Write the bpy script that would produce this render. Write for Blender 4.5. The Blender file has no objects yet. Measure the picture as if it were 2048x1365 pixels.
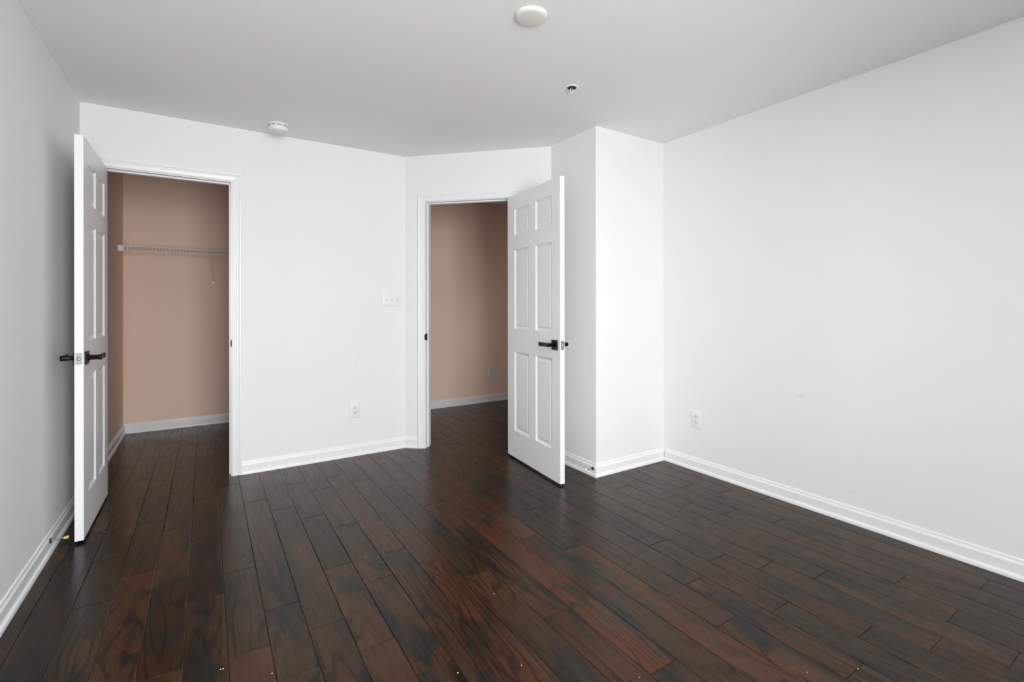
import bpy, bmesh, math, random
from mathutils import Matrix, Vector

# ------------------------------------------------------------------ camera
F_PX, YAW, Y_HORIZON, CAM_H, ROLL = 962.76, 0.5669, 609.57, 1.1973, -0.0012
fw = Vector((math.sin(YAW), math.cos(YAW), 0))
rt = Vector((math.cos(YAW), -math.sin(YAW), 0))
up = Vector((0, 0, 1))
cr = rt * math.cos(ROLL) + up * math.sin(ROLL)
cu = -rt * math.sin(ROLL) + up * math.cos(ROLL)
S = bpy.context.scene
COL = S.collection
cd = bpy.data.cameras.new('camera')
cam = bpy.data.objects.new('camera', cd)
COL.objects.link(cam)
m = Matrix.Identity(4)
for i, v in enumerate((cr, cu, -fw)):
    m[0][i], m[1][i], m[2][i] = v
m[2][3] = CAM_H
cam.matrix_world = m
cd.sensor_width = 36
cd.lens = F_PX / 2048 * 36
cd.shift_y = -(682.5 - Y_HORIZON) / 2048
cd.clip_start = 0.05
S.camera = cam

# ------------------------------------------------------------------ measurements
uL, uR, vB, uB, uD, vD, H = -.6463, 2.9862, 3.8944, 1.4159, 2.2898, 2.51, 2.44
vC = vB - (uD - uB)
TH = 0.114
R2 = math.sqrt(2)

# ------------------------------------------------------------------ light
W = bpy.data.worlds.new('daylight'); S.world = W; W.use_nodes = True
wn = W.node_tree; wn.nodes.clear()
wo = wn.nodes.new('ShaderNodeOutputWorld'); wb = wn.nodes.new('ShaderNodeBackground')
wb.inputs[0].default_value = (0.93, 0.97, 1.0, 1); wb.inputs[1].default_value = .6
wn.links.new(wb.outputs[0], wo.inputs[0])
S.view_settings.view_transform = 'Standard'
S.view_settings.look = 'None'
S.view_settings.gamma = 1
S.view_settings.use_curve_mapping = False
S.view_settings.exposure = 0.06

# window opening in the wall behind the camera
REAR = -1.6
WIN = (-.35, 1.15, 0.30, 2.15)      # u0, u1, z0, z1
HFILL = (4.08, 4.48, .30, 1.35)      # unseen opening added in the hall's left wall for fill light: v0, v1, z0, z1
def area(name, loc, size, power, rot, col=(1, 1, 1), shape='RECTANGLE'):
    l = bpy.data.lights.new(name, 'AREA'); l.shape = shape
    l.size, l.size_y = size; l.energy = power; l.color = col
    o = bpy.data.objects.new(name, l); COL.objects.link(o)
    o.location = loc; o.rotation_euler = rot
    return o
# daylight entering through the window (faces +Y into the room)
area('window_daylight', ((WIN[0] + WIN[1]) / 2, REAR - 0.17, (WIN[2] + WIN[3]) / 2),
     (WIN[1] - WIN[0], WIN[3] - WIN[2]), 168, (math.radians(90), 0, 0), (.985, .995, 1.0))
area('hall_fill_light', (1.42, (HFILL[0] + HFILL[1]) / 2, (HFILL[2] + HFILL[3]) / 2),
     (HFILL[1] - HFILL[0], HFILL[3] - HFILL[2]), 9, (math.radians(90), 0, math.radians(-90)), (1.0, .995, .99))  # added fill to brighten the hall wall, no known window there

# ------------------------------------------------------------------ materials
def new_mat(name):
    mt = bpy.data.materials.new(name); mt.use_nodes = True
    return mt, mt.node_tree, mt.node_tree.nodes['Principled BSDF']

def paint(name, col, rough=.6, bump=.02, scale=350, spec=.3):
    mt, nt, b = new_mat(name)
    b.inputs['Base Color'].default_value = (*col, 1)
    b.inputs['Roughness'].default_value = rough
    b.inputs['Specular IOR Level'].default_value = spec
    if bump:
        tc = nt.nodes.new('ShaderNodeTexCoord'); n = nt.nodes.new('ShaderNodeTexNoise')
        n.inputs['Scale'].default_value = scale; n.inputs['Detail'].default_value = 3
        bp = nt.nodes.new('ShaderNodeBump'); bp.inputs['Strength'].default_value = bump
        bp.inputs['Distance'].default_value = .002
        nt.links.new(tc.outputs['Object'], n.inputs['Vector'])
        nt.links.new(n.outputs['Fac'], bp.inputs['Height'])
        nt.links.new(bp.outputs['Normal'], b.inputs['Normal'])
    return mt

def scuffed(mt, marks):
    """small grey scuffs: soft streaks with an outline of their own at given points"""
    nt = mt.node_tree; b = nt.nodes['Principled BSDF']
    base = tuple(b.inputs['Base Color'].default_value)
    tc = nt.nodes.new('ShaderNodeTexCoord')
    noi = nt.nodes.new('ShaderNodeTexNoise'); noi.inputs['Scale'].default_value = 160
    noi.inputs['Detail'].default_value = 4
    nt.links.new(tc.outputs['Object'], noi.inputs['Vector'])
    last = None
    for (p, half, amt) in marks:
        sub = nt.nodes.new('ShaderNodeVectorMath'); sub.operation = 'SUBTRACT'
        sub.inputs[1].default_value = p
        nt.links.new(tc.outputs['Object'], sub.inputs[0])
        div = nt.nodes.new('ShaderNodeVectorMath'); div.operation = 'DIVIDE'
        div.inputs[1].default_value = half
        nt.links.new(sub.outputs[0], div.inputs[0])
        ln = nt.nodes.new('ShaderNodeVectorMath'); ln.operation = 'LENGTH'
        nt.links.new(div.outputs[0], ln.inputs[0])
        mr = nt.nodes.new('ShaderNodeMapRange')
        mr.inputs['From Min'].default_value = 1.0; mr.inputs['From Max'].default_value = .2
        nt.links.new(ln.outputs['Value'], mr.inputs['Value'])
        th = nt.nodes.new('ShaderNodeMapRange')
        th.inputs['From Min'].default_value = .48; th.inputs['From Max'].default_value = .6
        nt.links.new(noi.outputs['Fac'], th.inputs['Value'])
        mu = nt.nodes.new('ShaderNodeMath'); mu.operation = 'MULTIPLY'
        nt.links.new(mr.outputs[0], mu.inputs[0]); nt.links.new(th.outputs[0], mu.inputs[1])
        m2 = nt.nodes.new('ShaderNodeMath'); m2.operation = 'MULTIPLY'; m2.inputs[1].default_value = amt
        nt.links.new(mu.outputs[0], m2.inputs[0])
        if last is None: last = m2
        else:
            mx = nt.nodes.new('ShaderNodeMath'); mx.operation = 'MAXIMUM'
            nt.links.new(last.outputs[0], mx.inputs[0]); nt.links.new(m2.outputs[0], mx.inputs[1]); last = mx
    mix = nt.nodes.new('ShaderNodeMix'); mix.data_type = 'RGBA'
    mix.inputs[6].default_value = base; mix.inputs[7].default_value = (.2, .2, .2, 1)
    nt.links.new(last.outputs[0], mix.inputs[0])
    nt.links.new(mix.outputs[2], b.inputs['Base Color'])

WALL_C = (.85, .858, .85)
M_wall = paint('wall_paint', WALL_C, .7)
M_wall_l = paint('wall_paint_scuffed', WALL_C, .7)
scuffed(M_wall_l, [((uL, 3.266, .774), (.02, .009, .028), .8)])
M_wall_b = paint('wall_paint_scraped', WALL_C, .7)
scuffed(M_wall_b, [((1.008, vB, .728), (.013, .02, .03), .25), ((1.04, vB, .77), (.02, .02, .01), .2),
                   ((1.1355, vB, .643), (.03, .02, .006), .18)])
M_wall_r = paint('wall_paint_marked', WALL_C, .7)
scuffed(M_wall_r, [((uR, 1.489, .650), (.02, .05, .006), .35), ((uR, 1.22, .168), (.02, .01, .012), .3),
                   ((uR, 1.62, .66), (.02, .03, .004), .2)])
M_tan = paint('tan_wall_paint', (.92, .71, .595), .7)
M_ceil = paint('ceiling_paint', (.90, .90, .893), .8, .05, 220)
M_trim = paint("white_trim_paint", (.875, .875, .895), .32, 0, spec=.5)
M_door = paint("white_door_paint", (.875, .875, .89), .36, .012, 500, spec=.5)
M_black = paint('black_metal', (.004, .004, .004), .28, 0, spec=.22)
M_plastic = paint('white_plastic', (.84, .84, .83), .35, 0, spec=.5)
M_ivory = paint('off_white_plastic', (.78, .77, .72), .4, 0, spec=.5)
M_slot = paint('dark_slot', (.03, .03, .03), .6, 0)
M_wire = paint('white_coated_wire', (.90, .84, .79), .35, 0, spec=.5)  # white wire, with the tan tint of the closet light put into its colour
M_rubber_tan = paint('tan_rubber', (.70, .46, .20), .55, 0)
M_rubber_white = paint('white_rubber', (.8, .8, .78), .5, 0)
def metal(name, col, rough):
    mt, nt, b = new_mat(name)
    b.inputs['Base Color'].default_value = (*col, 1); b.inputs['Metallic'].default_value = 1
    b.inputs['Roughness'].default_value = rough
    return mt
M_nickel = metal('satin_nickel', (.36, .36, .36), .35)
M_brass = metal('worn_brass', (.55, .43, .25), .35)
mg, ntg, bg = new_mat('window_glass'); M_glass = mg
ntg.nodes.remove(bg)
tr_ = ntg.nodes.new('ShaderNodeBsdfTransparent'); gl_ = ntg.nodes.new('ShaderNodeBsdfGlossy')
gl_.inputs['Roughness'].default_value = .02
fr_ = ntg.nodes.new('ShaderNodeFresnel'); mx_ = ntg.nodes.new('ShaderNodeMixShader')
ntg.links.new(fr_.outputs[0], mx_.inputs[0]); ntg.links.new(tr_.outputs[0], mx_.inputs[1])
ntg.links.new(gl_.outputs[0], mx_.inputs[2])
ntg.links.new(mx_.outputs[0], ntg.nodes['Material Output'].inputs[0])

def floor_material():
    mt, nt, b = new_mat('hand_scraped_hardwood'); L = nt.links.new; N = nt.nodes.new
    att = N('ShaderNodeAttribute'); att.attribute_name = 'plank'      # tone, redness, seed
    sep = N('ShaderNodeSeparateColor'); L(att.outputs['Color'], sep.inputs[0])
    tc = N('ShaderNodeTexCoord')
    off = N('ShaderNodeCombineXYZ')
    s1 = N('ShaderNodeMath'); s1.operation = 'MULTIPLY'; s1.inputs[1].default_value = 37.0
    L(sep.outputs['Blue'], s1.inputs[0]); L(s1.outputs[0], off.inputs['X']); L(s1.outputs[0], off.inputs['Z'])
    add = N('ShaderNodeVectorMath'); L(tc.outputs['Object'], add.inputs[0]); L(off.outputs[0], add.inputs[1])
    def mapped(scale):
        mp = N('ShaderNodeMapping'); mp.inputs['Scale'].default_value = scale
        L(add.outputs[0], mp.inputs['Vector']); return mp
    def noise(scale, sc, det=4, rough=.55, dist=0):
        n = N('ShaderNodeTexNoise'); n.inputs['Scale'].default_value = sc
        n.inputs['Detail'].default_value = det; n.inputs['Roughness'].default_value = rough
        n.inputs['Distortion'].default_value = dist
        L(mapped(scale).outputs[0], n.inputs['Vector']); return n.outputs['Fac']
    def ramp(v, a, b_, lo=0, hi=1):
        r = N('ShaderNodeMapRange'); r.inputs['From Min'].default_value = a; r.inputs['From Max'].default_value = b_
        r.inputs['To Min'].default_value = lo; r.inputs['To Max'].default_value = hi
        L(v, r.inputs['Value']); return r.outputs[0]
    def math_(op, a, b_=None):
        n = N('ShaderNodeMath'); n.operation = op
        for i, v in enumerate((a, b_)):
            if v is None: continue
            if isinstance(v, (int, float)): n.inputs[i].default_value = v
            else: L(v, n.inputs[i])
        return n.outputs[0]
    def mix(f, a, b_, mode='MIX'):
        n = N('ShaderNodeMix'); n.data_type = 'RGBA'; n.blend_type = mode
        for i, v in ((0, f), (6, a), (7, b_)):
            if isinstance(v, tuple): n.inputs[i].default_value = (*v, 1)
            elif isinstance(v, (int, float)): n.inputs[i].default_value = v
            else: L(v, n.inputs[i])
        return n.outputs[2]
    # base stain colours
    c = mix(sep.outputs['Red'], DARK, LIGHT)
    c = mix(sep.outputs['Green'], c, RED)
    # blotches along the board: darker grey-green or warmer heartwood zones
    blot = noise((8, 2.6, 8), 1.0, 3, .5, .6)
    c = mix(ramp(blot, .50, .62, 0, .85), c, (.011, .0105, .0095))
    warm = noise((5, 1.1, 5), 1.3, 2, .5, .4)
    c = mix(ramp(warm, .54, .70, 0, .5), c, (.078, .034, .016))
    # cathedral grain
    # contour lines of a stretched noise give flat-sawn cathedral figure
    fig = noise((5.5, .75, 5.5), 1.0, 2, .45, .25)
    sn = math_('SINE', math_('MULTIPLY', fig, 95.0))
    mask = ramp(noise((4, 1.3, 4), 1.0, 1, .5), .38, .54)
    lines = ramp(sn, -1.0, -.30, .42, 1.0)
    grain = math_('SUBTRACT', 1.0, math_('MULTIPLY', math_('SUBTRACT', 1.0, lines), mask))
    fine = ramp(noise((160, 5, 60), 1.0, 5, .65), .32, .62, .74, 1.12)
    g = math_('MULTIPLY', grain, fine)
    gc = N('ShaderNodeCombineColor')
    for k in range(3): L(g, gc.inputs[k])
    c = mix(1.0, c, gc.outputs[0], 'MULTIPLY')
    # sparse dark knots
    vo = N('ShaderNodeTexVoronoi'); vo.inputs['Scale'].default_value = 1.15
    L(mapped((2.2, .9, 1)).outputs[0], vo.inputs['Vector'])
    kn = ramp(vo.outputs['Distance'], .05, .012)
    c = mix(math_('MULTIPLY', kn, .9), c, (.004, .003, .003))
    L(c, b.inputs['Base Color'])
    b.inputs['Specular IOR Level'].default_value = SPEC
    rr = ramp(noise((60, 4, 20), 1, 3), .3, .7, ROUGH - .05, ROUGH + .07)
    L(rr, b.inputs['Roughness'])
    # hand-scraped waves run along the board, plus pores
    wav = noise((26, 2.2, 8), 1.0, 2, .5)
    por = noise((200, 9, 60), 1.0, 3, .6)
    hgt = math_('ADD', math_('MULTIPLY', wav, 1.0), math_('MULTIPLY', por, .12))
    bp = N('ShaderNodeBump'); bp.inputs['Strength'].default_value = .55; bp.inputs['Distance'].default_value = .0016
    L(hgt, bp.inputs['Height']); L(bp.outputs['Normal'], b.inputs['Normal'])
    return mt
DARK, LIGHT, RED = (.0120, .0073, .0040), (.048, .0260, .0135), (.075, .020, .0075)
SPEC, ROUGH = .22, .25
M_floor = floor_material()

# ------------------------------------------------------------------ mesh helpers
def link_mesh(name, bm, mats, parent=None, smooth=False):
    bmesh.ops.recalc_face_normals(bm, faces=bm.faces[:])
    me = bpy.data.meshes.new(name); bm.to_mesh(me); bm.free()
    for mt in (mats if isinstance(mats, (list, tuple)) else [mats]): me.materials.append(mt)
    if smooth:
        for p in me.polygons: p.use_smooth = True
        try: me.set_sharp_from_angle(angle=math.radians(35))
        except Exception: pass
    o = bpy.data.objects.new(name, me); COL.objects.link(o)
    if parent: o.parent = parent
    return o

def empty(name, loc=(0, 0, 0), rz=0, mat=None):
    o = bpy.data.objects.new(name, None); COL.objects.link(o); o.empty_display_size = .1
    if mat is not None: o.matrix_world = mat
    else:
        o.location = loc; o.rotation_euler = (0, 0, rz)
    return o

def tag(o, label=None, cat=None, group=None, kind=None):
    if label: o['label'] = label
    if cat: o['category'] = cat
    if group: o['group'] = group
    if kind: o['kind'] = kind
    return o

def box(bm, x0, x1, y0, y1, z0, z1, bev=0, seg=2, mat=0):
    v = [bm.verts.new(p) for p in ((x0, y0, z0), (x1, y0, z0), (x1, y1, z0), (x0, y1, z0),
                                   (x0, y0, z1), (x1, y0, z1), (x1, y1, z1), (x0, y1, z1))]
    fs = [bm.faces.new([v[i] for i in q]) for q in ((0, 3, 2, 1), (4, 5, 6, 7), (0, 1, 5, 4), (1, 2, 6, 5), (2, 3, 7, 6), (3, 0, 4, 7))]
    for f in fs: f.material_index = mat
    if bev:
        es = list({e for f in fs for e in f.edges})
        bmesh.ops.bevel(bm, geom=es, offset=bev, segments=seg, profile=.5, affect='EDGES')
    return fs

def prism(bm, pts, z0, z1, mat=0):
    a = [bm.verts.new((x, y, z0)) for x, y in pts]; b = [bm.verts.new((x, y, z1)) for x, y in pts]
    fs = [bm.faces.new(a[::-1]), bm.faces.new(b)]
    n = len(pts)
    for i in range(n): fs.append(bm.faces.new((a[i], a[(i + 1) % n], b[(i + 1) % n], b[i])))
    for f in fs: f.material_index = mat
    return fs

def lathe(bm, prof, seg=40, M=None, cap=True):
    """prof: list of (r, z) revolved about z"""
    rings = []
    for r, z in prof:
        if r < 1e-6: rings.append([bm.verts.new((0, 0, z))])
        else: rings.append([bm.verts.new((r * math.cos(2 * math.pi * k / seg), r * math.sin(2 * math.pi * k / seg), z)) for k in range(seg)])
    for a, b in zip(rings, rings[1:]):
        for k in range(seg):
            k2 = (k + 1) % seg
            if len(a) == 1 and len(b) == 1: continue
            if len(a) == 1: bm.faces.new((a[0], b[k], b[k2]))
            elif len(b) == 1: bm.faces.new((a[k], a[k2], b[0]))
            else: bm.faces.new((a[k], a[k2], b[k2], b[k]))
    if cap:
        for rg in (rings[0], rings[-1]):
            if len(rg) > 1: bm.faces.new(rg)
    if M is not None:
        vs = [v for rg in rings for v in rg]
        bmesh.ops.transform(bm, matrix=M, verts=vs)

def tube(bm, pts, r, seg=8, caps=True):
    pts = [Vector(p) for p in pts]; rings = []
    for i, p in enumerate(pts):
        d = (pts[min(i + 1, len(pts) - 1)] - pts[max(i - 1, 0)]).normalized()
        a = d.orthogonal().normalized() if i == 0 else (rings_u - d * rings_u.dot(d)).normalized()
        rings_u = a; b = d.cross(a)
        rings.append([bm.verts.new(p + a * r * math.cos(2 * math.pi * k / seg) + b * r * math.sin(2 * math.pi * k / seg)) for k in range(seg)])
    for A, B in zip(rings, rings[1:]):
        for k in range(seg): bm.faces.new((A[k], A[(k + 1) % seg], B[(k + 1) % seg], B[k]))
    if caps: bm.faces.new(rings[0]); bm.faces.new(rings[-1])

def frame(origin, right, normal):
    """matrix: local x = right along wall, local y = up, local z = out of the wall"""
    r = Vector(right).normalized(); n = Vector(normal).normalized(); u = n.cross(r)
    M = Matrix.Identity(4)
    for i, v in enumerate((r, u, n)): M[0][i], M[1][i], M[2][i] = v
    M.translation = Vector(origin)
    return M

# ------------------------------------------------------------------ floor
PW, PU0 = .12744, -.06336
JOINTS = {-4: [3.31, 4.507], -3: [2.524, 2.935, 3.737, 4.131], -2: [2.1, 2.706, 3.302, 3.922, 4.689, 5.099],
 -1: [1.92, 2.525, 3.131, 3.736, 4.94], 0: [1.73, 2.328, 2.941, 3.543, 4.745], 1: [1.29, 1.89, 2.491, 3.693, 4.512],
 2: [1.09, 1.694, 2.103, 3.317, 4.52], 3: [1.28, 1.89, 3.105, 4.31], 4: [1.686, 2.29, 2.898, 3.497], 5: [1.482, 2.085, 2.695],
 6: [1.08, 2.287, 3.497], 7: [.9, 2.106, 3.314], 8: [1.887, 3.101], 9: [1.482, 2.692], 10: [1.073, 2.282, 3.486],
 11: [.84, 2.043, 3.259, 4.46], 12: [.63, 1.843, 3.045, 4.25], 13: [1.098, 2.308, 3.51], 14: [.725, 1.335, 2.541, 3.762],
 15: [1.037, 1.647, 2.848, 4.05], 16: [.791, 1.398, 2.6, 3.8], 17: [.63, 1.239, 2.449, 3.66], 18: [.459, 1.065, 2.271, 3.48],
 19: [.652, 1.866, 3.07], 20: [.859, 1.668, 2.271], 21: [.25, 1.453, 2.058], 22: [.651, 1.863], 23: [.45, 1.667]}
# (u, v) sample point -> (tone, redness) for boards whose colour stands out
TONES = [((1.30, 1.95), (.30, .75)), ((1.35, 2.25), (.25, .60)), ((.85, 2.3), (.55, .25)), ((.44, 2.33), (.50, .05)), ((.43, 2.1), (.55, .22)),
         ((.5, 3.0), (.45, .0)), ((.63, 3.0), (.55, .32)), ((.25, 1.9), (.62, .02)), ((.13, 2.9), (.55, .05)), ((.0, 2.6), (.20, .12)),
         ((.0, 3.2), (.22, .14)), ((-.2, 2.8), (.12, .12)), ((-.45, 2.6), (.1, .0)), ((-.3, 3.0), (.08, .02)), ((-.12, 2.3), (.12, .22)),
         ((.12, 2.2), (.45, .12)), ((.9, 1.35), (.30, .50)), ((.76, 1.3), (.45, .2)), ((1.15, 1.35), (.35, .35)), ((1.02, 1.6), (.45, .10)),
         ((1.6, 1.95), (.38, .22)), ((1.75, 2.1), (.35, .10)), ((1.52, 1.3), (.5, .5)), ((1.66, 1.2), (.6, .35)), ((1.8, 1.9), (.25, .0)),
         ((2.0, 2.2), (.35, .1)), ((2.1, 1.7), (.7, .2)), ((2.35, 2.1), (.5, .15)), ((2.6, 1.9), (.5, .12)), ((2.4, 1.2), (.65, .22)),
         ((2.55, 1.0), (.7, .15)), ((2.17, .9), (.6, .15)), ((2.3, .75), (.65, .25)), ((2.7, 1.4), (.55, .1)), ((2.93, 1.3), (.45, .15)),
         ((1.4, 1.4), (.35, .2)), ((.6, 1.7), (.4, .28)), ((.63, 2.4), (.45, .2)), ((1.05, 2.5), (.42, .1)), ((.9, 2.9), (.42, .05))]

def build_floor():
    rnd = random.Random(11)
    bm = bmesh.new(); lay = bm.loops.layers.float_color.new('plank')
    V0, V1 = REAR - .15, 5.85
    for r in range(-6, 37):
        a = PU0 + r * PW; b = a + PW
        js = list(JOINTS.get(r, []))
        if not js: js = [rnd.uniform(1.0, 2.4)]
        while js[-1] < V1 - .1: js.append(js[-1] + rnd.choice((.604, 1.208, 1.208)))
        js = [j for j in js if j < V1 - .08]
        while js[0] > V0 + .1: js.insert(0, js[0] - rnd.choice((.604, 1.208, 1.208)))
        js = [j for j in js if j > V0 + .08]
        js = [V0] + js + [V1]
        for c, d in zip(js, js[1:]):
            tone, red = rnd.uniform(.2, .65), max(0, rnd.gauss(.12, .14))
            for (pu, pv), tr in TONES:
                if a <= pu < b and c <= pv < d: tone, red = tr; break
            seed = rnd.random()
            g, w, dz = .0005, .0024, .0015
            o = [(a + g, c + g), (b - g, c + g), (b - g, d - g), (a + g, d - g)]
            i_ = [(a + w, c + w), (b - w, c + w), (b - w, d - w), (a + w, d - w)]
            lo = [bm.verts.new((x, y, -.012)) for x, y in o]
            mi = [bm.verts.new((x, y, -dz)) for x, y in o]
            hi = [bm.verts.new((x, y, 0)) for x, y in i_]
            fs = [bm.faces.new(hi)]
            for k in range(4):
                k2 = (k + 1) % 4
                fs.append(bm.faces.new((mi[k], mi[k2], hi[k2], hi[k])))
                fs.append(bm.faces.new((lo[k], lo[k2], mi[k2], mi[k])))
            fs.append(bm.faces.new(lo[::-1]))
            for f in fs:
                for lp in f.loops: lp[lay] = (tone, red, seed, 1)
    f0 = box(bm, PU0 - 6 * PW, PU0 + 37 * PW, V0, V1, -.10, -.012)
    for f in f0:
        for lp in f.loops: lp[lay] = (0, 0, 0, 1)
    o = link_mesh('floor', bm, M_floor)
    tag(o, 'dark brown hand-scraped hardwood plank floor', 'floor', kind='structure')
build_floor()

# ------------------------------------------------------------------ walls and ceiling
D1 = dict(s0=-.553, s1=.151, head=2.056)                       # closet doorway (U range on back wall)
D2 = dict(s0=.181, s1=.933, head=2.050)                        # hall doorway (distance along diagonal)
JT = .018                                                       # jamb thickness

def wall(name, pieces, mats, label):
    bm = bmesh.new()
    for pts, z0, z1 in pieces: prism(bm, pts, z0, z1)
    o = link_mesh(name, bm, mats)
    tag(o, label, 'wall', kind='structure')
    return o

def paint_faces(o, test, idx):
    for p in o.data.polygons:
        if test(p.center, p.normal): p.material_index = idx

def lw(v0, v1, z0, z1): return ([(uL - .1, v0), (uL, v0), (uL, v1), (uL - .1, v1)], z0, z1)
wl = wall('wall_left', [lw(REAR - .15, vB + .057, 0, H)], M_wall_l,
          'long white wall on the left behind the open closet door')
wall('wall_closet_left', [([(uL - .1, vB + .057), (uL, vB + .057), (uL, 5.85), (uL - .1, 5.85)], 0, H)], M_tan, 'tan left wall inside the closet')
rgh1 = (D1['s0'] - JT, D1['s1'] + JT, D1['head'] + JT)
Bp = (uB + .114 * (R2 - 1), vB + TH)
wb_ = wall('wall_back', [
    ([(uL, vB), (rgh1[0], vB), (rgh1[0], vB + TH), (uL, vB + TH)], 0, H),
    ([(rgh1[0], vB), (rgh1[1], vB), (rgh1[1], vB + TH), (rgh1[0], vB + TH)], rgh1[2], H),
    ([(rgh1[1], vB), (uB, vB), Bp, (rgh1[1], vB + TH)], 0, H)], [M_wall_b, M_tan], 'white back wall with the closet doorway, light switch and outlet')
paint_faces(wb_, lambda c, n: c.y > vB + TH - .001, 1)
def dg(s, o=0):    # point on diagonal wall: s along from back-wall corner, o depth behind the room face
    return (uB + s / R2 + o / R2, vB - s / R2 + o / R2)
LD = (uD - uB) * R2
Cp = (uD + TH, vB + TH * R2 - (uD + TH - uB))
rgh2 = (D2['s0'] - JT, D2['s1'] + JT, D2['head'] + JT)
wd = wall('wall_diagonal', [
    ([dg(0), dg(rgh2[0]), dg(rgh2[0], TH), Bp], 0, H),
    ([dg(rgh2[0]), dg(rgh2[1]), dg(rgh2[1], TH), dg(rgh2[0], TH)], rgh2[2], H),
    ([dg(rgh2[1]), dg(LD), Cp, dg(rgh2[1], TH)], 0, H)], [M_wall, M_tan], 'white angled wall with the hall doorway')
nb = Vector((1, 1, 0)).normalized()
paint_faces(wd, lambda c, n: abs(n.z) < .5 and ((c.x - uB) + (c.y - vB)) / R2 > TH - .002, 1)
wall('wall_alcove', [([(uD, vD), (uD + TH, vD + TH), Cp, (uD, vC)], 0, H)], M_wall, 'short white wall behind the open hall door')
wall('wall_chase', [([(uD, vD), (uR + .1, vD), (uR + .1, vD + TH), (uD + TH, vD + TH)], 0, H)], M_wall,
     'narrow bright white wall facing the room beside the right corner')
wall('wall_right', [([(uR, REAR - .15), (uR + .1, REAR - .15), (uR + .1, vD), (uR, vD)], 0, H)], M_wall_r, 'large white wall on the right with one outlet')
wall('wall_closet_back', [([(uL, 5.71), (1.463, 5.71), (1.463, 5.85), (uL, 5.85)], 0, H)], M_tan, 'tan back wall inside the closet behind the wire shelf')
wall('wall_closet_right', [([(1.33, vB + TH), (1.38, vB + TH), (1.38, 5.71), (1.33, 5.71)], 0, H)], M_tan, 'tan right wall inside the closet')
wall('wall_hall_left', [([(1.463, a), (1.55, b), (1.55, c), (1.463, c)], z0, z1) for a, b, c, z0, z1 in
     ((vB + TH, vB + TH + .02, HFILL[0], 0, H), (HFILL[0], HFILL[0], HFILL[1], 0, HFILL[2]), (HFILL[0], HFILL[0], HFILL[1], HFILL[3], H), (HFILL[1], HFILL[1], 5.165, 0, H))], M_tan, 'tan left wall of the hall')
wall('wall_hall_back', [([(1.463, 5.165), (4.7, 5.165), (4.7, 5.28), (1.463, 5.28)], 0, H)], M_tan, 'tan hall wall seen through the doorway')
wall('wall_hall_front', [([(uD + TH, Cp[1] - .1), (4.6, Cp[1] - .1), (4.6, Cp[1]), (uD + TH, Cp[1])], 0, H)], M_tan, 'tan near wall of the hall')
wall('wall_hall_right', [([(4.6, Cp[1] - .1), (4.7, Cp[1] - .1), (4.7, 5.165), (4.6, 5.165)], 0, H)], M_tan, 'tan end wall of the hall')
wr = []
for pts in (((uL, WIN[0]), 0, H), ((WIN[1], uR), 0, H), ((WIN[0], WIN[1]), 0, WIN[2]), ((WIN[0], WIN[1]), WIN[3], H)):
    (a, b), z0, z1 = pts
    wr.append(([(a, REAR), (b, REAR), (b, REAR - .15), (a, REAR - .15)], z0, z1))
wall('wall_rear', wr, M_wall, 'white wall with the window behind the camera')
bm = bmesh.new(); box(bm, uL - .1, 4.7, REAR - .15, 5.85, H, H + .1)
tag(link_mesh('ceiling', bm, M_ceil), 'flat off-white ceiling', 'ceiling', kind='structure')

# window behind the camera
def make_window(name, loc, rz, width, height, label):
    w1 = empty(name, loc, rz); tag(w1, label, 'window', kind='structure')
    hw, hh = width / 2, height
    bm = bmesh.new()
    for x0, x1, z0, z1 in ((-hw, -hw + .05, 0, hh), (hw - .05, hw, 0, hh), (-hw + .05, hw - .05, 0, .05), (-hw + .05, hw - .05, hh - .05, hh),
                           (-.03, .03, .05, hh - .05), (-hw + .05, -.03, hh / 2 - .02, hh / 2 + .02), (.03, hw - .05, hh / 2 - .02, hh / 2 + .02)):
        box(bm, x0, x1, -.03, .03, z0, z1)
    link_mesh('window_frame', bm, M_trim, w1)
    for x0, x1 in ((-hw + .05, -.03), (.03, hw - .05)):
        for z0, z1 in ((.05, hh / 2 - .02), (hh / 2 + .02, hh - .05)):
            bm = bmesh.new(); box(bm, x0, x1, -.003, .003, z0, z1); link_mesh('window_pane', bm, M_glass, w1)
    bm = bmesh.new(); box(bm, -hw - .04, hw + .04, .0505, .085, -.02, .0, .004); link_mesh('window_sill', bm, M_trim, w1)
make_window('window_1', ((WIN[0] + WIN[1]) / 2, REAR - .05, WIN[2]), 0, WIN[1] - WIN[0], WIN[3] - WIN[2], 'white double window behind the camera')
make_window('hall_fill_window', (1.51, (HFILL[0] + HFILL[1]) / 2, HFILL[2]), math.radians(-90), HFILL[1] - HFILL[0], HFILL[3] - HFILL[2], 'unseen white window added for the fill light in the hall')

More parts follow.
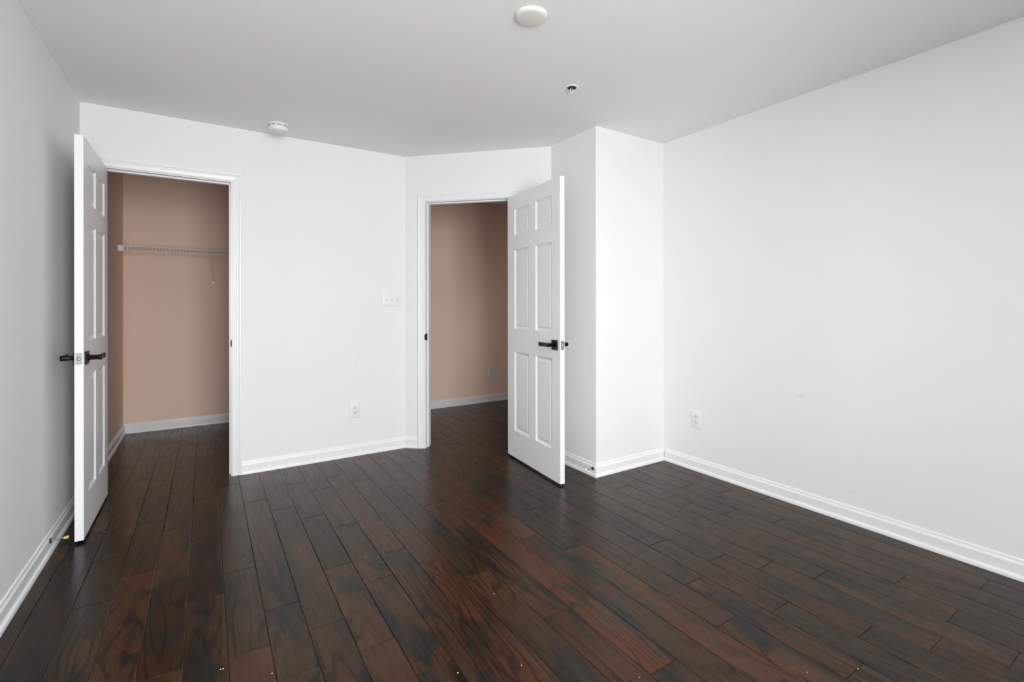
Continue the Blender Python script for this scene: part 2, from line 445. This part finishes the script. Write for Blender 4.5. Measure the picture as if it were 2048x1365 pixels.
# ------------------------------------------------------------------ baseboards
BASE = [(0, .090), (.003, .0895), (.0055, .087), (.0065, .082), (.0065, .078), (.0085, .073), (.0115, .069), (.0125, .065),
        (.0125, .0225), (.0155, .0215), (.0185, .019), (.0208, .0155), (.0222, .010), (.0225, .004), (.0225, 0), (0, 0)]
def baseboard(name, path, label):
    """path: room-side wall points in order, room on the right-hand side when walking; mitred"""
    bm = bmesh.new(); n = len(path); P = [Vector((*p, 0)) for p in path]; rings = []
    for i in range(n):
        def nrm(a, b):
            d = (b - a).normalized(); return Vector((d.y, -d.x, 0))
        if i == 0: off = nrm(P[0], P[1])
        elif i == n - 1: off = nrm(P[-2], P[-1])
        else:
            n1, n2 = nrm(P[i - 1], P[i]), nrm(P[i], P[i + 1]); off = (n1 + n2) / (1 + n1.dot(n2))
        rings.append([bm.verts.new(P[i] + off * t + Vector((0, 0, z))) for t, z in BASE])
    k = len(BASE)
    for A, B in zip(rings, rings[1:]):
        for j in range(k): bm.faces.new((A[j], A[(j + 1) % k], B[(j + 1) % k], B[j]))
    bm.faces.new(rings[0]); bm.faces.new(rings[-1])
    o = link_mesh(name, bm, M_trim)
    tag(o, label, 'baseboard', kind='structure'); return o
CW = .058
baseboard('baseboard_left', [(uL, REAR), (uL, vB - .002)], 'white moulded baseboard along the left wall')
baseboard('baseboard_back', [(D1['s1'] + .006 + CW, vB), (uB, vB), dg(D2['s0'] - .006 - CW)], 'white baseboard between the two doorways')
baseboard('baseboard_alcove', [dg(D2['s1'] + .006 + CW), dg(LD), (uD, vD), (uR, vD)], 'white baseboard around the projecting corner behind the hall door')
baseboard('baseboard_right', [(uR, vD - .0225), (uR, REAR)], 'white moulded baseboard along the right wall')
baseboard('baseboard_rear', [(uR - .0225, REAR), (uL + .0225, REAR)], 'white baseboard on the wall behind the camera')
baseboard('baseboard_closet', [(uL, vB + TH), (uL, 5.71), (1.33, 5.71), (1.33, vB + TH)], 'white baseboard inside the closet')
baseboard('baseboard_hall', [(1.55, vB + TH + .02), (1.55, 5.165), (4.6, 5.165), (4.6, Cp[1])], 'white baseboard along the tan hall wall')

# ------------------------------------------------------------------ door frames (trim)
CASING = [(0, 0), (0, .0075), (.0025, .0095), (.006, .0095), (.009, .0080), (.026, .0105), (.029, .0125), (.034, .0125),
          (.038, .0105), (.042, .0135), (.047, .0155), (.054, .0160), (.0565, .0145), (.058, .011), (.058, 0)]
def door_frame(name, M, s0, s1, head, strike_side, label):
    """M: local x along wall, y up, z out of wall toward the room"""
    root = empty(name, mat=M); tag(root, label, 'door frame', kind='structure')
    rv = .006
    bm = bmesh.new(); a, b, t = s0 - rv, s1 + rv, head + rv
    rows = []
    for x, d in CASING:
        rows.append([bm.verts.new(p) for p in ((a - x, 0, d), (a - x, t + x, d), (b + x, t + x, d), (b + x, 0, d))])
    k = len(rows)
    for i in range(k):
        A, B = rows[i], rows[(i + 1) % k]
        for j in range(3): bm.faces.new((A[j], A[j + 1], B[j + 1], B[j]))
    bm.faces.new([r[0] for r in rows]); bm.faces.new([r[3] for r in rows])
    link_mesh('casing', bm, M_trim, root)
    bm = bmesh.new()
    for x0, x1, y0, y1 in ((s0 - JT, s0, 0, head + JT), (s1, s1 + JT, 0, head + JT), (s0, s1, head, head + JT)):
        box(bm, x0, x1, y0, y1, -TH, 0)
    link_mesh('jamb', bm, M_trim, root)
    bm = bmesh.new()
    for x0, x1, y0, y1 in ((s0, s0 + .0105, 0, head), (s1 - .0105, s1, 0, head), (s0 + .0105, s1 - .0105, head - .0105, head)):
        box(bm, x0, x1, y0, y1, -.075, -.040, .0015, 1)
    link_mesh('door_stop_strip', bm, M_trim, root)
    # strike plate with curved lip on the latch jamb
    sx = s1 if strike_side > 0 else s0; sg = -1 if strike_side > 0 else 1
    bm = bmesh.new()
    x0, x1 = sorted((sx + sg * .0002, sx + sg * .0022))
    box(bm, x0, x1, .928 - .029, .928 + .029, -.036, -.002, .0008, 1)
    x0, x1 = sorted((sx + sg * .0012, sx - sg * .0035))
    box(bm, x0, x1, .928 - .022, .928 + .022, -.004, .0085, .0012, 2)
    st = link_mesh('strike_plate', bm, M_black, root); tag(st, 'black strike plate')
    bm = bmesh.new()
    x0, x1 = sorted((sx + sg * .0018, sx + sg * .0026))
    box(bm, x0, x1, .928 - .014, .928 + .014, -.028, -.010, 0)
    link_mesh('latch_hole', bm, M_slot, st)
    return root
door_frame('trim_1', frame((0, vB, 0), (1, 0, 0), (0, -1, 0)), D1['s0'], D1['s1'], D1['head'], 1,
           'white moulded door frame around the closet doorway')
door_frame('trim_2', frame((uB, vB, 0), (1, -1, 0), (-1, -1, 0)), D2['s0'], D2['s1'], D2['head'], -1,
           'white moulded door frame around the hall doorway')

# ------------------------------------------------------------------ six-panel doors
LT = .035
def panel_leaf(bm, w, z0, z1, cols, rows, y_face, sgn):
    """one face of the leaf at y=y_face (outward = sgn) with moulded panels"""
    xs = sorted({0, w, *[c for p in cols for c in p]}); zs = sorted({z0, z1, *[c for p in rows for c in p]})
    V = {}
    def vt(x, y, z):
        k = (round(x, 5), round(y, 5), round(z, 5))
        if k not in V: V[k] = bm.verts.new((x, y, z))
        return V[k]
    for i in range(len(xs) - 1):
        for j in range(len(zs) - 1):
            a, b, c, d = xs[i], xs[i + 1], zs[j], zs[j + 1]
            ispanel = (a, b) in cols and (c, d) in rows
            if not ispanel:
                bm.faces.new([vt(a, y_face, c), vt(b, y_face, c), vt(b, y_face, d), vt(a, y_face, d)]); continue
            prev = None
            for ins, dep in ((0, 0), (.002, .0030), (.009, .0078), (.0185, .0112), (.0215, .0113), (.0235, .0088), (.035, .0050)):
                y = y_face - sgn * dep
                ring = [vt(a + ins, y, c + ins), vt(b - ins, y, c + ins), vt(b - ins, y, d - ins), vt(a + ins, y, d - ins)]
                if prev:
                    for k in range(4): bm.faces.new((prev[k], prev[(k + 1) % 4], ring[(k + 1) % 4], ring[k]))
                prev = ring
            bm.faces.new(prev)
    return V, vt

def make_door(name, M, w, top, cols, label):
    root = empty(name, mat=M); tag(root, label, 'door', kind='structure')
    z0, z1 = .015, top
    rows = [(.222, .834), (1.010, 1.622), (1.732, 1.936)]
    bm = bmesh.new()
    panel_leaf(bm, w, z0, z1, cols, rows, LT / 2, 1)
    panel_leaf(bm, w, z0, z1, cols, rows, -LT / 2, -1)
    xs = sorted({0, w, *[c for p in cols for c in p]}); zs = sorted({z0, z1, *[c for p in rows for c in p]})
    bm.verts.ensure_lookup_table()
    def find(x, y, z):
        return min(bm.verts, key=lambda v: (v.co - Vector((x, y, z))).length_squared)
    for x in (0, w):
        for a, b in zip(zs, zs[1:]):
            bm.faces.new([find(x, -LT / 2, a), find(x, LT / 2, a), find(x, LT / 2, b), find(x, -LT / 2, b)])
    for z in (z0, z1):
        for a, b in zip(xs, xs[1:]):
            bm.faces.new([find(a, -LT / 2, z), find(b, -LT / 2, z), find(b, LT / 2, z), find(a, LT / 2, z)])
    link_mesh('door_leaf', bm, M_door, root)
    hz, hx = .928, w - .060
    # latch faceplate on the free edge
    bm = bmesh.new(); box(bm, w - .0005, w + .0015, -.0125, .0125, hz - .0285, hz + .0285, .0012, 2)
    lp = link_mesh('latch_plate', bm, M_nickel, root); tag(lp, 'satin metal latch plate')
    bm = bmesh.new(); box(bm, w + .001, w + .0095, -.007, .007, hz - .009, hz + .009, .003, 2)
    link_mesh('latch_bolt', bm, M_nickel, lp)
    for dz in (-.021, .021):
        bm = bmesh.new()
        lathe(bm, [(.0001, .0022), (.003, .0022), (.0034, .0014), (.0034, 0)], 16, Matrix.Translation((w, 0, hz + dz)) @ Matrix.Rotation(math.pi / 2, 4, 'Y'))
        link_mesh('screw', bm, M_nickel, lp, smooth=True)
    for sg in (1, -1):
        y0 = sg * LT / 2
        bm = bmesh.new()
        a, b = sorted((y0, y0 + sg * .009))
        box(bm, hx - .033, hx + .033, a, b, hz - .033, hz + .033, .0015, 2)
        rs = link_mesh('rosette', bm, M_black, root); tag(rs, 'square black rosette')
        Ry = Matrix.Translation((hx, y0, hz)) @ Matrix.Rotation(-sg * math.pi / 2, 4, 'X')
        bm = bmesh.new()
        lathe(bm, [(.0170, .008), (.0170, .014), (.0122, .016), (.0122, .046), (.0135, .048), (.0135, .062), (.0125, .0635), (0, .0635)], 32, Ry, cap=False)
        # flat lever bar pointing toward the hinges, gently bowed
        n = 10; prev = None
        for k in range(n + 1):
            t = k / n; x = hx - .006 - t * .108
            yc = y0 + sg * (.0565 - .0035 * math.sin(t * math.pi)); hh_ = .0125 + .0010 * t; hd = .0052
            ring = [bm.verts.new((x, yc + dy, hz + dz)) for dy, dz in ((-hd, -hh_ + .002), (-hd + .002, -hh_), (hd - .002, -hh_), (hd, -hh_ + .002),
                    (hd, hh_ - .002), (hd - .002, hh_), (-hd + .002, hh_), (-hd, hh_ - .002))]
            if prev:
                for q in range(8): bm.faces.new((prev[q], prev[(q + 1) % 8], ring[(q + 1) % 8], ring[q]))
            else: bm.faces.new(ring)
            prev = ring
        bm.faces.new(prev)
        lv = link_mesh('lever_handle', bm, M_black, root, smooth=True); tag(lv, 'black lever handle')
    return root

def hinges(root, xs_y, top):
    for z in (.25, 1.04, top - .22):
        bm = bmesh.new()
        lathe(bm, [(.0001, -.052), (.004, -.050), (.006, -.045), (.0065, -.044), (.0065, .044), (.006, .045), (.004, .050), (.0001, .052)], 16,
              Matrix.Translation((xs_y[0], xs_y[1], z)))
        tag(link_mesh('hinge', bm, M_black, root, smooth=True), 'black hinge knuckle')

# closet door: leaf stands open at a right angle, almost against the left wall
a1 = -math.pi / 2
M1 = Matrix.Translation((-.5175 - LT / 2, 3.902, 0)) @ Matrix.Rotation(a1, 4, 'Z')
d1 = make_door('door_1', M1, .7035, 2.052, [(.107, .297), (.382, .585)],
               'white six-panel closet door standing open against the left wall')
hinges(d1, (.021, -LT / 2 - .004), 2.052)
ang2 = math.atan2(-.9964, -.0842)
M2 = Matrix.Translation((2.0272 + LT / 2 * .9964, 3.2463 - LT / 2 * .0842, 0)) @ Matrix.Rotation(ang2, 4, 'Z')
d2 = make_door('door_2', M2, .7515, 2.044, [(.112, .338), (.434, .652)],
               'white six-panel hall door standing open beside the angled wall')
hinges(d2, (-.004, LT / 2 + .004), 2.044)
bm = bmesh.new()
lathe(bm, [(.0001, .0006), (.0018, .0006), (.0018, 0)], 12, Matrix.Translation((.277, -LT / 2, .059)) @ Matrix.Rotation(math.pi / 2, 4, 'X'))
tag(link_mesh('nail_hole', bm, M_slot, d2), 'tiny dark hole near the bottom')

# ------------------------------------------------------------------ baseboard door stops
def door_stop(M, length, tip_mat, tip_label, label, rod_mat):
    root = empty('door_stop', mat=M)
    tag(root, label, 'door stop', 'rigid door stops screwed into the baseboard')
    bm = bmesh.new(); lathe(bm, [(0, 0), (.0125, 0), (.0125, .002), (.009, .005), (.0055, .006), (0, .006)], 24, cap=False)
    tag(link_mesh('flange', bm, M_slot, root, smooth=True), 'dark round flange')
    bm = bmesh.new(); lathe(bm, [(.0038, .004), (.0033, .012), (.0033, length - .016), (.0038, length - .014)], 16)
    link_mesh('rod', bm, rod_mat, root, smooth=True)
    bm = bmesh.new(); lathe(bm, [(.0001, length - .019), (.0062, length - .018), (.0068, length - .014), (.0078, length - .003), (.0070, length), (.0001, length + .0004)], 20)
    tag(link_mesh('rubber_tip', bm, tip_mat, root, smooth=True), tip_label)
    return root
door_stop(frame((uL + .0125, 3.153, .060), (0, 1, 0), (1, 0, .04)), .068, M_rubber_tan, 'tan rubber tip',
          'metal door stop with a tan tip on the left baseboard behind the closet door', M_nickel)
door_stop(frame((uD - .0125, 2.530, .053), (0, -1, 0), (-1, .12, -.04)), .072, M_rubber_white, 'white rubber tip',
          'brass door stop with a white tip on the baseboard by the projecting corner', M_brass)

# ------------------------------------------------------------------ electrical
def outlet(M, label):
    root = empty('electrical_outlet', mat=M)
    tag(root, label, 'outlet', 'white duplex electrical outlets')
    bm = bmesh.new(); box(bm, -.0395, .0395, -.062, .062, 0, .0065, .0035, 3)
    link_mesh('cover_plate', bm, M_plastic, root, smooth=True)
    for cy in (.0195, -.0195):
        bm = bmesh.new()
        pts = []
        for k in range(28):
            t = 2 * math.pi * k / 28; x, y = .0172 * math.cos(t), .0172 * math.sin(t)
            pts.append((x, max(-.0140, min(.0140, y))))
        prism(bm, pts, .006, .0082)
        for v in bm.verts: v.co.y += cy
        rc = link_mesh('receptacle', bm, M_ivory, root)
        bm = bmesh.new()
        box(bm, -.0075, -.0053, cy + .001, cy + .0095, .0080, .0086)
        box(bm, .0053, .0073, cy + .002, cy + .0090, .0080, .0086)
        prism(bm, [(.0026 * math.cos(t * math.pi / 6), cy - .0068 + .0026 * math.sin(t * math.pi / 6)) for t in range(12)], .0080, .0086)
        tag(link_mesh('slots', bm, M_slot, rc), 'dark plug slots')
    bm = bmesh.new(); lathe(bm, [(.0032, .006), (.0032, .0072), (.0001, .0078)], 16); link_mesh('screw', bm, M_plastic, root, smooth=True)
    return root
outlet(frame((.9975, vB, .362), (1, 0, 0), (0, -1, 0)), 'white outlet low on the back wall between the doorways')
outlet(frame((uR, 2.214, .366), (0, -1, 0), (-1, 0, 0)), 'white outlet low on the right wall near the corner')
outlet(frame((2.966, 5.165, .368), (1, 0, 0), (0, -1, 0)), 'white outlet on the tan hall wall seen through the doorway')

sw = empty('light_switch', mat=frame((1.2996, vB, 1.2436), (1, 0, 0), (0, -1, 0)))
tag(sw, 'white three-toggle light switch plate on the back wall', 'light switch')
bm = bmesh.new(); box(bm, -.0825, .0825, -.059, .059, 0, .0065, .0035, 3)
link_mesh('cover_plate', bm, M_plastic, sw, smooth=True)
for cx in (-.046, 0, .046):
    bm = bmesh.new(); box(bm, cx - .0054, cx + .0054, -.0125, .0125, .0062, .0072)
    tb = link_mesh('toggle_bezel', bm, M_ivory, sw)
    bm = bmesh.new()
    v = [bm.verts.new(p) for p in ((cx - .0044, -.009, .0065), (cx + .0044, -.009, .0065), (cx + .0044, .006, .0065), (cx - .0044, .006, .0065),
                                   (cx - .0036, -.0135, .0165), (cx + .0036, -.0135, .0165), (cx + .0036, -.0070, .0180), (cx - .0036, -.0070, .0180))]
    for q in ((0, 3, 2, 1), (4, 5, 6, 7), (0, 1, 5, 4), (1, 2, 6, 5), (2, 3, 7, 6), (3, 0, 4, 7)): bm.faces.new([v[i] for i in q])
    link_mesh('toggle', bm, M_plastic, tb)
    for sy in (-.030, .030):
        bm = bmesh.new(); lathe(bm, [(.0030, .006), (.0030, .0070), (.0001, .0076)], 14, Matrix.Translation((cx, sy, 0)))
        link_mesh('screw', bm, M_plastic, sw, smooth=True)

# ------------------------------------------------------------------ ceiling fittings
def down(x, y):   # local z points down from the ceiling
    return Matrix.Translation((x, y, H)) @ Matrix.Rotation(math.pi, 4, 'X')
cp = empty('ceiling_cover', mat=down(1.1805, 1.6985))
tag(cp, 'plain round off-white cover on the ceiling near the top edge', 'ceiling cover')
bm = bmesh.new()
lathe(bm, [(.0001, 0), (.068, 0), (.070, .001), (.070, .0035), (.068, .008), (.063, .0125), (.057, .0150), (.0545, .0156), (.0001, .0158)], 64)
link_mesh('cover_disc', bm, M_ivory, cp, smooth=True)

# unseen flush lamp behind the camera, added in place of ceiling-bounced flash
cl = empty('added_ceiling_light', mat=down(.20, -.60))
tag(cl, 'unseen square flush light added behind the camera in place of bounced flash', 'ceiling light')
bm = bmesh.new(); box(bm, -.32, .32, -.32, .32, 0, .014, .004, 2); link_mesh('housing', bm, M_trim, cl)
ld = area('bounce_fill_light', (.20, -.60, H - .024), (.6, .6), 62, (0, 0, 0), (1.0, .99, .975))

sk = empty('fire_sprinkler', mat=down(1.7685, 2.139))
tag(sk, 'small recessed fire sprinkler head in the ceiling', 'sprinkler')
bm = bmesh.new()
lathe(bm, [(.0265, 0), (.038, 0), (.0385, .0015), (.036, .004), (.030, .005), (.0265, .003)], 48, cap=False)
link_mesh('escutcheon', bm, M_plastic, sk, smooth=True)
bm = bmesh.new(); lathe(bm, [(.0001, .0012), (.0275, .0012), (.0275, .0004), (.0001, .0004)], 40)
tag(link_mesh('recess', bm, M_slot, sk), 'dark recess')
bm = bmesh.new(); lathe(bm, [(.009, .001), (.009, .010), (.006, .014), (.0001, .014)], 24); 
link_mesh('body', bm, M_nickel, sk, smooth=True)
bm = bmesh.new()
for sx in (-1, 1): tube(bm, [(sx * .008, 0, .008), (sx * .0095, 0, .016), (sx * .007, 0, .026), (sx * .002, 0, .032)], .0020, 8)
link_mesh('frame_arm', bm, M_plastic, sk, smooth=True)
bm = bmesh.new(); tube(bm, [(0, 0, .012), (0, 0, .029)], .0014, 8)
tag(link_mesh('glass_bulb', bm, paint('red_glass', (.5, .02, .02), .15, 0), sk, smooth=True), 'tiny red glass bulb')
bm = bmesh.new(); lathe(bm, [(.0001, .031), (.009, .031), (.0105, .0325), (.009, .034), (.0001, .034)], 24)
link_mesh('deflector', bm, M_plastic, sk, smooth=True)

sd = empty('smoke_detector', mat=down(.424, 3.662))
tag(sd, 'round white smoke detector on the ceiling above the closet side', 'smoke detector')
bm = bmesh.new(); lathe(bm, [(.0001, 0), (.066, 0), (.067, .002), (.067, .009), (.064, .012), (.0001, .012)], 64)
link_mesh('mounting_base', bm, M_plastic, sd, smooth=True)
bm = bmesh.new()
lathe(bm, [(.0001, .012), (.061, .012), (.0635, .014), (.0630, .042), (.0605, .0475), (.055, .050), (.036, .051), (.034, .048), (.031, .048), (.029, .052), (.0001, .053)], 64)
bd = link_mesh('housing', bm, M_plastic, sd, smooth=True)
for k in range(10):
    t0 = 2 * math.pi * k / 10 + .1; bm = bmesh.new(); vs = []
    for j in range(5):
        t = t0 + j / 4 * .42
        vs.append([bm.verts.new((r * math.cos(t), r * math.sin(t), z)) for r, z in ((.0625, .0165), (.0641, .0165), (.0641, .0195), (.0625, .0195))])
    for A, B in zip(vs, vs[1:]):
        for q in range(4): bm.faces.new((A[q], A[(q + 1) % 4], B[(q + 1) % 4], B[q]))
    bm.faces.new(vs[0]); bm.faces.new(vs[-1])
    link_mesh('vent_slot', bm, M_slot, bd)
bm = bmesh.new(); lathe(bm, [(.0001, .0535), (.007, .0535), (.008, .051)], 20, Matrix.Translation((.010, .012, .0)))
link_mesh('test_button', bm, M_ivory, sd, smooth=True)

# ------------------------------------------------------------------ closet wire shelf
sh = empty('wire_shelf', (uL, 5.71, 1.718))
tag(sh, 'white wire closet shelf with hanging hooks on the tan wall', 'shelf')
L0, L1 = .004, 1.33 - uL - .004; YF = -.31        # local: x along, y toward the room negative
bm = bmesh.new()
for y, z, r in ((YF, 0, .0040), (YF, -.040, .0040), (-.006, 0, .0032), (YF * .5, -.004, .0028)):
    tube(bm, [(L0, y, z), (L1, y, z)], r, 8)
link_mesh('long_rod', bm, M_wire, sh, smooth=True)
bm = bmesh.new(); x = L0 + .012
while x < L1:
    tube(bm, [(x, -.006, .003), (x, YF + .003, .003), (x, YF - .002, 0), (x, YF - .002, -.040)], .0019, 5); x += .0254
link_mesh('cross_wire', bm, M_wire, sh, smooth=True)
bm = bmesh.new(); box(bm, .0005, .042, YF - .007, YF + .009, -.048, .006, .003, 2)
box(bm, .0005, .006, YF, YF + .035, -.048, .006, .001, 1)
link_mesh('end_bracket', bm, M_wire, sh)
for i, ux in enumerate((-.5251, -.3708, -.2219, -.0673, .0808, .232, .384, .536, .688, .840, .992, 1.144)):
    bm = bmesh.new(); x = ux - uL
    tube(bm, [(x, YF - .002, -.030), (x, YF - .002, -.048), (x, YF + .002, -.060), (x, YF + .010, -.068), (x, YF + .020, -.068), (x, YF + .028, -.060), (x, YF + .030, -.050)], .0034, 8)
    link_mesh('hook', bm, M_wire, sh, smooth=True)
for ux in (.0635, .90):
    bm = bmesh.new(); x = ux - uL
    v0 = Vector((x, YF + .004, -.046)); v1 = Vector((x, -.004, 1.425 - 1.718 + .014))
    d = (v1 - v0).normalized(); n = Vector((1, 0, 0)).cross(d)
    for sgx in (0,):
        a = [bm.verts.new(p) for p in (v0 - Vector((.007, 0, 0)) - n * .004, v0 + Vector((.007, 0, 0)) - n * .004, v0 + Vector((.007, 0, 0)) + n * .004, v0 - Vector((.007, 0, 0)) + n * .004)]
        b = [bm.verts.new(p) for p in (v1 - Vector((.006, 0, 0)) - n * .003, v1 + Vector((.006, 0, 0)) - n * .003, v1 + Vector((.006, 0, 0)) + n * .003, v1 - Vector((.006, 0, 0)) + n * .003)]
        bm.faces.new(a); bm.faces.new(b)
        for k in range(4): bm.faces.new((a[k], a[(k + 1) % 4], b[(k + 1) % 4], b[k]))
    tube(bm, [(x, YF + .004, -.036), (x, YF + .004, -.050)], .007, 8)
    br = link_mesh('support_bracket', bm, M_wire, sh)
    bm = bmesh.new(); box(bm, x - .013, x + .013, -.0035, -.0002, 1.420 - 1.718 - .016, 1.420 - 1.718 + .016, .001, 1)
    fp = link_mesh('foot_plate', bm, M_plastic, br)
    bm = bmesh.new(); lathe(bm, [(.0038, 0), (.0038, .0012), (.0001, .0016)], 14, Matrix.Translation((x, -.0035, 1.420 - 1.718 - .004)) @ Matrix.Rotation(math.pi / 2, 4, 'X'))
    link_mesh('screw', bm, M_slot, br)

# ------------------------------------------------------------------ plaster crumbs on the boards
rnd = random.Random(4)
CR = [(.1551, 2.5817), (.218, 2.5842), (.0402, 1.847), (.0472, 1.8451), (.1807, 1.7369), (1.0045, 1.719), (.8822, 1.3298),
      (.6904, 1.4138), (1.1713, 1.0843), (1.8036, .7231), (1.647, .8053), (-.4472, 3.2849)]
first = None
for i, (x, y) in enumerate(CR[:1] + CR[2:]):
    bm = bmesh.new(); bmesh.ops.create_icosphere(bm, subdivisions=1, radius=.0017 + .0010 * rnd.random())
    for v in bm.verts: v.co *= rnd.uniform(.7, 1.2); v.co.z = max(v.co.z * .6, -.0008)
    o = link_mesh('plaster_crumb', bm, M_plastic); o.location = (x, y, .0008)
    tag(o, 'tiny white crumb lying on the dark plank floor', 'crumb', 'white crumbs on the floor')
